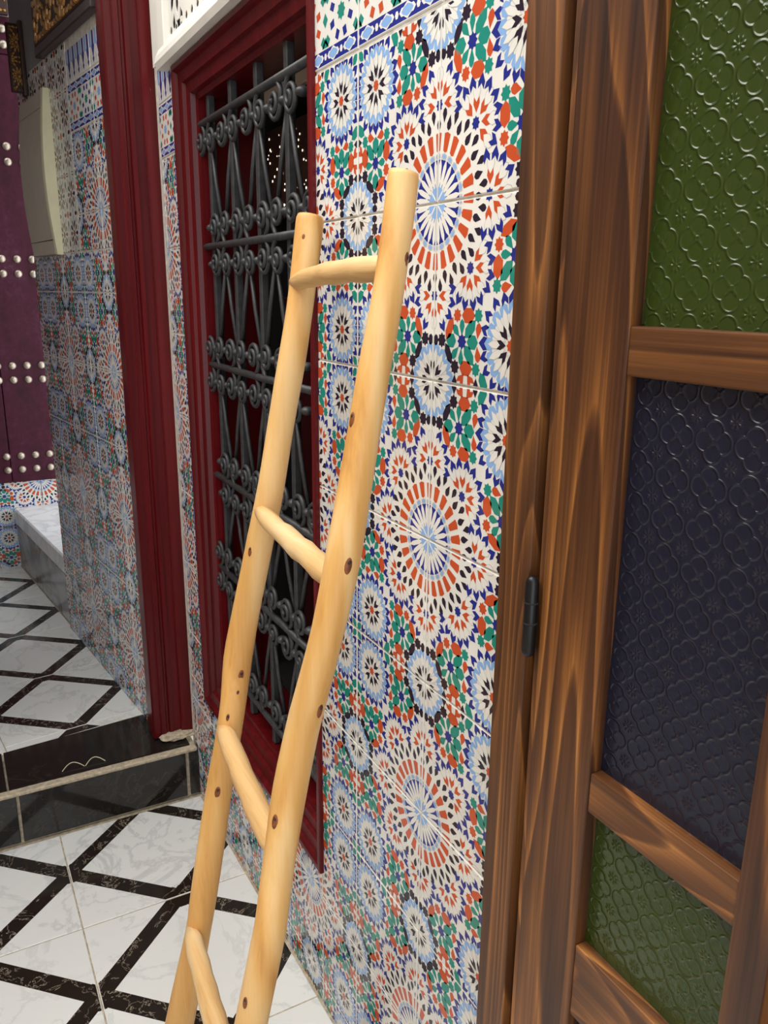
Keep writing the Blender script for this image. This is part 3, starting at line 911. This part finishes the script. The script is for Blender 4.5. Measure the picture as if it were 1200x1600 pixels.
for i in range(0, 6):
    for j in range(0, 4):
        cx, cz = cell * (i + .30), cell * (j + .50)
        for k in range(12):
            a = 2 * PI * k / 12
            for pts in (lens(cx + math.cos(a) * cell * .24, cz + math.sin(a) * cell * .24, cell * .140, cell * .040, a),
                        drop(cx + math.cos(a + PI / 12) * cell * .41, cz + math.sin(a + PI / 12) * cell * .41, cell * .060, cell * .042, a + PI / 12)):
                if all(W0 + .006 < x < W1 - .006 and H0 + .006 < y < H1 - .006 for x, y in pts): spl(pts)
        ccx, ccz = cx + cell * .5, cz + cell * .5
        for k in range(4):
            a = PI / 4 + k * PI / 2
            pts = lens(ccx + math.cos(a) * cell * .085, ccz + math.sin(a) * cell * .085, cell * .05, cell * .035, a)
            if all(W0 + .006 < x < W1 - .006 and H0 + .006 < y < H1 - .006 for x, y in pts): spl(pts)
for i in range(0, 26):                            # small row of holes along the lower edge
    pts = lens(.025 + i * .040, .0150, .0095, .0075, PI / 3)
    if pts[0][0] < W1 - .02: spl(pts)
tmp = bpy.data.objects.new('lattice_curve', cu); COL.objects.link(tmp)
dg = bpy.context.evaluated_depsgraph_get()
lme = bpy.data.meshes.new_from_object(tmp.evaluated_get(dg))
bpy.data.objects.remove(tmp); bpy.data.curves.remove(cu)
lme.materials.clear()
lo = obj('pierced_lattice', lme, 'plaster_white', tr, M(-3.71, .990, 1.0) - TO)
lo.rotation_euler = (PI / 2, 0, 0)

# ------------------------------------------------------------------ wrought iron grille
gr = empty('window_grille', M(-2.92, 1.08, -1.93))
tag(gr, 'black wrought iron grille of bars and scrolls in the red window', 'grille')
GO = gr.location.copy()
YG = 1.085
BX = [-3.485, -3.205, -2.922, -2.640]
MXs = [-3.345, -3.063, -2.781, -2.498]
rows = [.668, .185, -.312, -.815, -1.262, -1.765]
barm = None
for x in BX:
    me = box_mesh(.030 * U, .030 * U, 2.66 * U, .002, 'bar')
    obj('bar', me, 'iron', gr, M(x, YG, -.545) - GO)
for z in rows:
    tube('cross_bar', [M(-3.60, YG - .02, z) - GO, M(-2.9, YG - .022, z - .002) - GO, M(-2.37, YG - .02, z) - GO], .0145 * U, 'iron', gr, 8)
# one scroll, shared: starts at the cross bar (0,0), swings out and curls into a spiral; local x right, z up
def scroll_pts():
    P = [Vector((.062, 0, -.004)), Vector((.040, 0, .016)), Vector((.020, 0, .040))]
    cx, cz, r0 = .0705, .074, .051
    for i in range(30):
        t = i / 29; a = PI * 1.12 - t * (PI * 3.6)
        r = r0 * (1 - .80 * t)
        P.append(Vector((cx + r * math.cos(a), -.012 * t, cz + r * math.sin(a))))
    return [p * U for p in P]
V, F = tube_data(scroll_pts(), [.0090 * U] * 33, 6)
scm = mesh_from('scroll', V, F, smooth=True); scm.materials.append(MATS['iron'])
bm = bmesh.new(); bmesh.ops.create_uvsphere(bm, u_segments=10, v_segments=6, radius=.022 * U)
bmesh.ops.scale(bm, vec=(1.15, 1.1, .72), verts=bm.verts)
clm = bpy.data.meshes.new('collar'); bm.to_mesh(clm); bm.free(); clm.materials.append(MATS['iron'])
for p in clm.polygons: p.use_smooth = True
def node(x, z, sg):
    for sx in (-1, 1):
        o = inst('scroll', scm, gr, M(x, YG - .022, z) - GO); o.scale = (sx, 1, sg)
    inst('collar', clm, gr, M(x, YG - .016, z + sg * .074) - GO)
def rod(p, q):
    tube('rod', [M(p[0], YG - .004, p[1]) - GO, M((p[0] + q[0]) / 2, YG - .008, (p[1] + q[1]) / 2) - GO, M(q[0], YG - .004, q[1]) - GO], .0085 * U, 'iron', gr, 6)
for r, z in enumerate(rows):
    xs = BX[:] if r % 2 == 0 else MXs[:]
    nxt = MXs if r % 2 == 0 else BX
    for x in xs:
        if r < 5: node(x, z, -1)
        if r > 0: node(x, z, 1)
        if r < 5:
            for nx in nxt:
                if abs(nx - x) < .2: rod((x, z - .06), (nx + (x - nx) * .12, rows[r + 1] + .062))
    for x in nxt:
        if r < 5: inst('collar', clm, gr, M(x, YG - .016, z - .074) - GO)
        if r > 0: inst('collar', clm, gr, M(x, YG - .016, z + .074) - GO)

# ------------------------------------------------------------------ wooden glazed door on the right
door = empty('door_1', M(-.58, .96, FL(-.6)))
tag(door, 'stained wooden door with green and dark blue figured glass panes', 'door', 'structure')
DO = door.location.copy()
DZ0, DZ1 = FL(-.6) + .01, 1.18
def dbox(name, x0, x1, y0, y1, z0, z1, mat, parent=None, bev=.0016): return ubox(name, x0, x1, y0, y1, z0, z1, mat, parent or door, bev, DO, 2)
dbox('casing_side', -1.237, -1.142, .945, 1.06, DZ0 - .05, DZ1 + .16, 'stain_casing')
dbox('casing_side', -.028, .07, .945, 1.06, DZ0 - .05, DZ1 + .16, 'stain_casing')
dbox('casing_head', -1.142, -.028, .945, 1.06, DZ1 + .03, DZ1 + .16, 'stain_h')
dbox('jamb', -1.146, -1.110, .975, 1.09, DZ0 - .05, DZ1 + .03, 'stain_dark')
dbox('jamb', -.060, -.024, .975, 1.09, DZ0 - .05, DZ1 + .03, 'stain_dark')
dbox('jamb_bead', -1.1235, -1.1075, .955, .985, DZ0, DZ1 + .02, 'stain_casing', None, .001)
YF, YK, YGl = .948, 1.012, .976
dbox('stile', -1.1045, -.943, YF, YK, DZ0, DZ1, 'stain_v', None, .0018)
dbox('stile', -.235, -.072, YF, YK, DZ0, DZ1, 'stain_v', None, .0018)
dbox('mullion', -.625, -.561, YF, YK, DZ0 + .2, DZ1 - .14, 'stain_v', None, .0018)
RAILS = [(-.122, -.045), (-.918, -.838), (-1.382, -1.217), (.62, .70)]
for a, b in RAILS:
    for x0, x1 in ((-.9425, -.6255), (-.5605, -.2355)):
        dbox('rail', x0, x1, YF + .003, YK, a, b, 'stain_h', None, .0016)
dbox('rail', -.9425, -.2355, YF + .001, YK, DZ1 - .14, DZ1, 'stain_h')
dbox('rail', -.9425, -.2355, YF + .001, YK, DZ0, DZ0 + .2, 'stain_h')
edges = [DZ0 + .2, -1.382, -1.217, -.918, -.838, -.122, -.045, .62, .70, DZ1 - .14]
PANES = [(edges[0], edges[1], 'glass_navy', 'dark blue figured glass'), (edges[2], edges[3], 'glass_green', 'green figured glass'), (edges[4], edges[5], 'glass_navy', 'dark blue figured glass'),
         (edges[6], edges[7], 'glass_green', 'green figured glass'), (edges[8], edges[9], 'glass_navy', 'dark blue figured glass')]
for a, b, g, lb in PANES:
    for x0, x1 in ((-.943, -.625), (-.561, -.235)):
        p = dbox('pane', x0, x1, YGl, YGl + .008, a, b, g if x0 < -.7 else 'glass_amber', None, 0)
        if x0 < -.7: p['label'] = lb
# hinge knuckles
for zc in (-.596, .75, -1.95):
    pts = [M(-1.122, .938, zc + dz) - DO for dz in (-.083, -.079, -.07, .07, .079, .083)]
    h = tube('hinge', pts, [.004 * U, .010 * U, .0135 * U, .0135 * U, .010 * U, .004 * U], 'black_metal', door, 12)
    for dz in (.03, -.012):
        tube('hinge_joint', [M(-1.122, .938, zc + dz - .0015) - DO, M(-1.122, .938, zc + dz + .0015) - DO], .0142 * U, 'void', h, 12)
ubox('room_back', -1.25, .1, 1.75, 1.8, -2.8, 1.6, 'void', door, 0, DO)  # blackened box in place of the dark room behind the glass
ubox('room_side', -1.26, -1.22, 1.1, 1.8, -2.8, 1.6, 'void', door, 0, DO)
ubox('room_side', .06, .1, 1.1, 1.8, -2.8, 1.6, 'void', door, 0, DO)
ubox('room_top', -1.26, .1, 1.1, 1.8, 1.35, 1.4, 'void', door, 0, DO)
ubox('threshold', -1.142, -.028, .95, 1.8, -2.80, DZ0 - .012, 'stain_dark', door, .001, DO)

# ------------------------------------------------------------------ rustic ladder
lt = Vector((-2.12968, .93, .19727)); ld = Vector((.99070627, -.1360187, 0)); lw = Vector((-.02595359, -.18903567, -.98162718))
def LP(a, t, out=0.0):
    nrm = ld.cross(lw)
    if nrm.y > 0: nrm = -nrm
    p = lt + ld * a + lw * t + nrm * out
    return M(p.x, p.y, p.z)
lad = empty('ladder', LP(.35, 2.83))
tag(lad, 'rustic peeled wooden pole ladder leaning against the patterned tile wall', 'ladder')
LO = lad.location.copy()
Lp = [(-.003, -.004, .070), (-.002, .006, .077), (.012, .068, .077), (.030, .16, .074), (.047, .273, .0735), (.052, .397, .077), (.049, .568, .0745), (.055, .741, .0765), (.036, .90, .079), (.026, .987, .080), (.006, 1.15, .083), (.003, 1.29, .087), (.034, 1.42, .078), (.042, 1.55, .078), (.036, 1.665, .080), (.050, 1.862, .084), (.064, 2.066, .084), (.070, 2.18, .080), (.052, 2.38, .090), (.030, 2.582, .096), (.025, 2.72, .096), (.024, 2.845, .094)]
Rp = [(.655, -.036, .058), (.655, -.024, .0625), (.672, .06, .0625), (.688, .172, .063), (.694, .27, .065), (.693, .358, .067), (.705, .547, .070), (.716, .744, .076), (.708, .912, .072), (.682, 1.07, .075), (.664, 1.166, .077), (.656, 1.326, .081), (.668, 1.46, .077), (.676, 1.53, .076), (.694, 1.641, .077), (.695, 1.717, .078), (.687, 1.934, .080), (.684, 2.2, .083), (.690, 2.5, .085), (.692, 2.775, .086)]
def smooth_path(pts, sub=3):
    out = []
    for i in range(len(pts) - 1):
        p0, p1, p2, p3 = pts[max(i - 1, 0)], pts[i], pts[i + 1], pts[min(i + 2, len(pts) - 1)]
        for s in range(sub):
            t = s / sub
            out.append(tuple(.5 * (2 * b + (c - a) * t + (2 * a - 5 * b + 4 * c - d) * t * t + (3 * b - a - 3 * c + d) * t ** 3) for a, b, c, d in zip(p0, p1, p2, p3)))
    out.append(pts[-1])
    return out
POLES = []
for P_, sgn in ((Lp, 0), (Rp, 1)):
    sp = P_[:2] + smooth_path(P_[1:], 3)[1:]
    rr = [random.uniform(-.022, .022) for _ in range(14)]
    PO_ = tube('pole', [LP(a, t) - LO for a, t, w in sp], [w * U / 2 for a, t, w in sp], 'peeled_pole', lad, 14, True, .006, rr); POLES.append(PO_)
def rung(p, q, r0, r1, bow, name='rung'):
    a, b = LP(*p), LP(*q)
    n = 12; pts = []; rad = []
    mid = LP((p[0] + q[0]) / 2, (p[1] + q[1]) / 2)
    xa = (b - a).normalized()
    for i in range(n + 1):
        t = i / n
        v = a.lerp(b, t) + Vector((0, 0, bow * math.sin(PI * t))) + Vector((random.uniform(-1, 1), random.uniform(-1, 1), random.uniform(-1, 1))) * .0012
        w = r0 + (r1 - r0) * t
        e = min(t, 1 - t) * n
        w *= (.62 if e < .5 else .93 if e < 1.5 else 1.0) * random.uniform(.96, 1.04)
        pts.append(v - mid); rad.append(w * U)
    o = tube(name, pts, rad, 'peeled_rung', lad, 10, True, .02, loc=mid - LO)
    return o
rung((.035, .178, .025), (.680, .150, .0), .0255, .029, .004)
rung((.045, .815, .022), (.700, .800, .0), .025, .031, -.002)
rung((.045, 1.500, .022), (.660, 1.490, .0), .029, .033, -.002)
rung((.080, 2.175, .026), (.685, 2.165, .0), .030, .033, .0)
def knot(a, t, P_, side, sz, dark=True):
    """side: angle around the pole, 0 = straight out of the ladder plane, + towards the right pole"""
    w = min(P_, key=lambda q: abs(q[1] - t)); i = P_.index(w)
    r = w[2] / 2
    # interpolate the axis
    for k in range(len(P_) - 1):
        if P_[k][1] <= t <= P_[k + 1][1]:
            f = (t - P_[k][1]) / (P_[k + 1][1] - P_[k][1]); ax = P_[k][0] + f * (P_[k + 1][0] - P_[k][0]); r = (P_[k][2] + f * (P_[k + 1][2] - P_[k][2])) / 2
    g = math.radians(side)
    def ell(name, mat, L, w_, h, dt, parent):
        V, F = [], []
        rings, seg = 4, 12
        c = LP(ax + math.sin(g) * r * .985, t + dt, math.cos(g) * r * .985)
        e1 = (LP(ax, t + 1) - LP(ax, t)).normalized(); nr = (c - LP(ax, t + dt)).normalized(); e2 = e1.cross(nr)
        V.append(c + nr * h - LO)
        for j in range(1, rings + 1):
            ph = PI / 2 * j / rings
            for k in range(seg):
                al = 2 * PI * k / seg
                V.append(c + e1 * (L * math.sin(ph) * math.cos(al)) + e2 * (w_ * math.sin(ph) * math.sin(al)) + nr * (h * math.cos(ph)) - nr * (.3 * w_ * w_ / (r * U) * (math.sin(ph) * math.sin(al)) ** 2) - LO)
        for k in range(seg): F.append((0, 1 + k, 1 + (k + 1) % seg))
        for j in range(rings - 1):
            for k in range(seg):
                F.append((1 + j * seg + k, 1 + (j + 1) * seg + k, 1 + (j + 1) * seg + (k + 1) % seg, 1 + j * seg + (k + 1) % seg))
        return obj(name, mesh_from(name, V, F, smooth=True), mat, parent)
    kn = ell('knot', 'knot', sz * 1.7, sz * .75, .0012, .008, POLES[0 if P_ is Lp else 1])
    if dark:
        ell('knot_core', 'knot_dark', sz * .5, sz * .42, .0022, 0.0, POLES[0 if P_ is Lp else 1])
for a in ((0, .055, Lp, 55, .004, False), (0, 1.318, Lp, 97, .0062), (0, 1.372, Lp, 92, .0042), (0, 1.448, Lp, 62, .0050), (0, 1.69, Lp, 70, .0060), (0, .93, Lp, 38, .0045),
          (0, .744, Rp, 92, .0058), (0, .45, Rp, 15, .005), (0, .127, Rp, 130, .006), (0, 1.09, Rp, 115, .0055), (0, 1.38, Rp, 36, .0058), (0, 1.84, Rp, 32, .005)):
    knot(*a)

# small bent wire lying on the step edge
wire = empty('wire_scrap', M(-4.02, .42, ZS + .003))
tag(wire, 'short bent pale wire lying on the mortar edge of the step', 'wire')
for c, w in ((.36, .055), (.47, .05)):
    pts = [M(-3.99 - .035 * math.sin(PI * i / 8), c - w + 2 * w * i / 8, ZS + .006 + .018 * math.sin(PI * i / 8)) - wire.location for i in range(9)]
    tube('wire_loop', pts, .0011, 'cream_plastic', wire, 6)
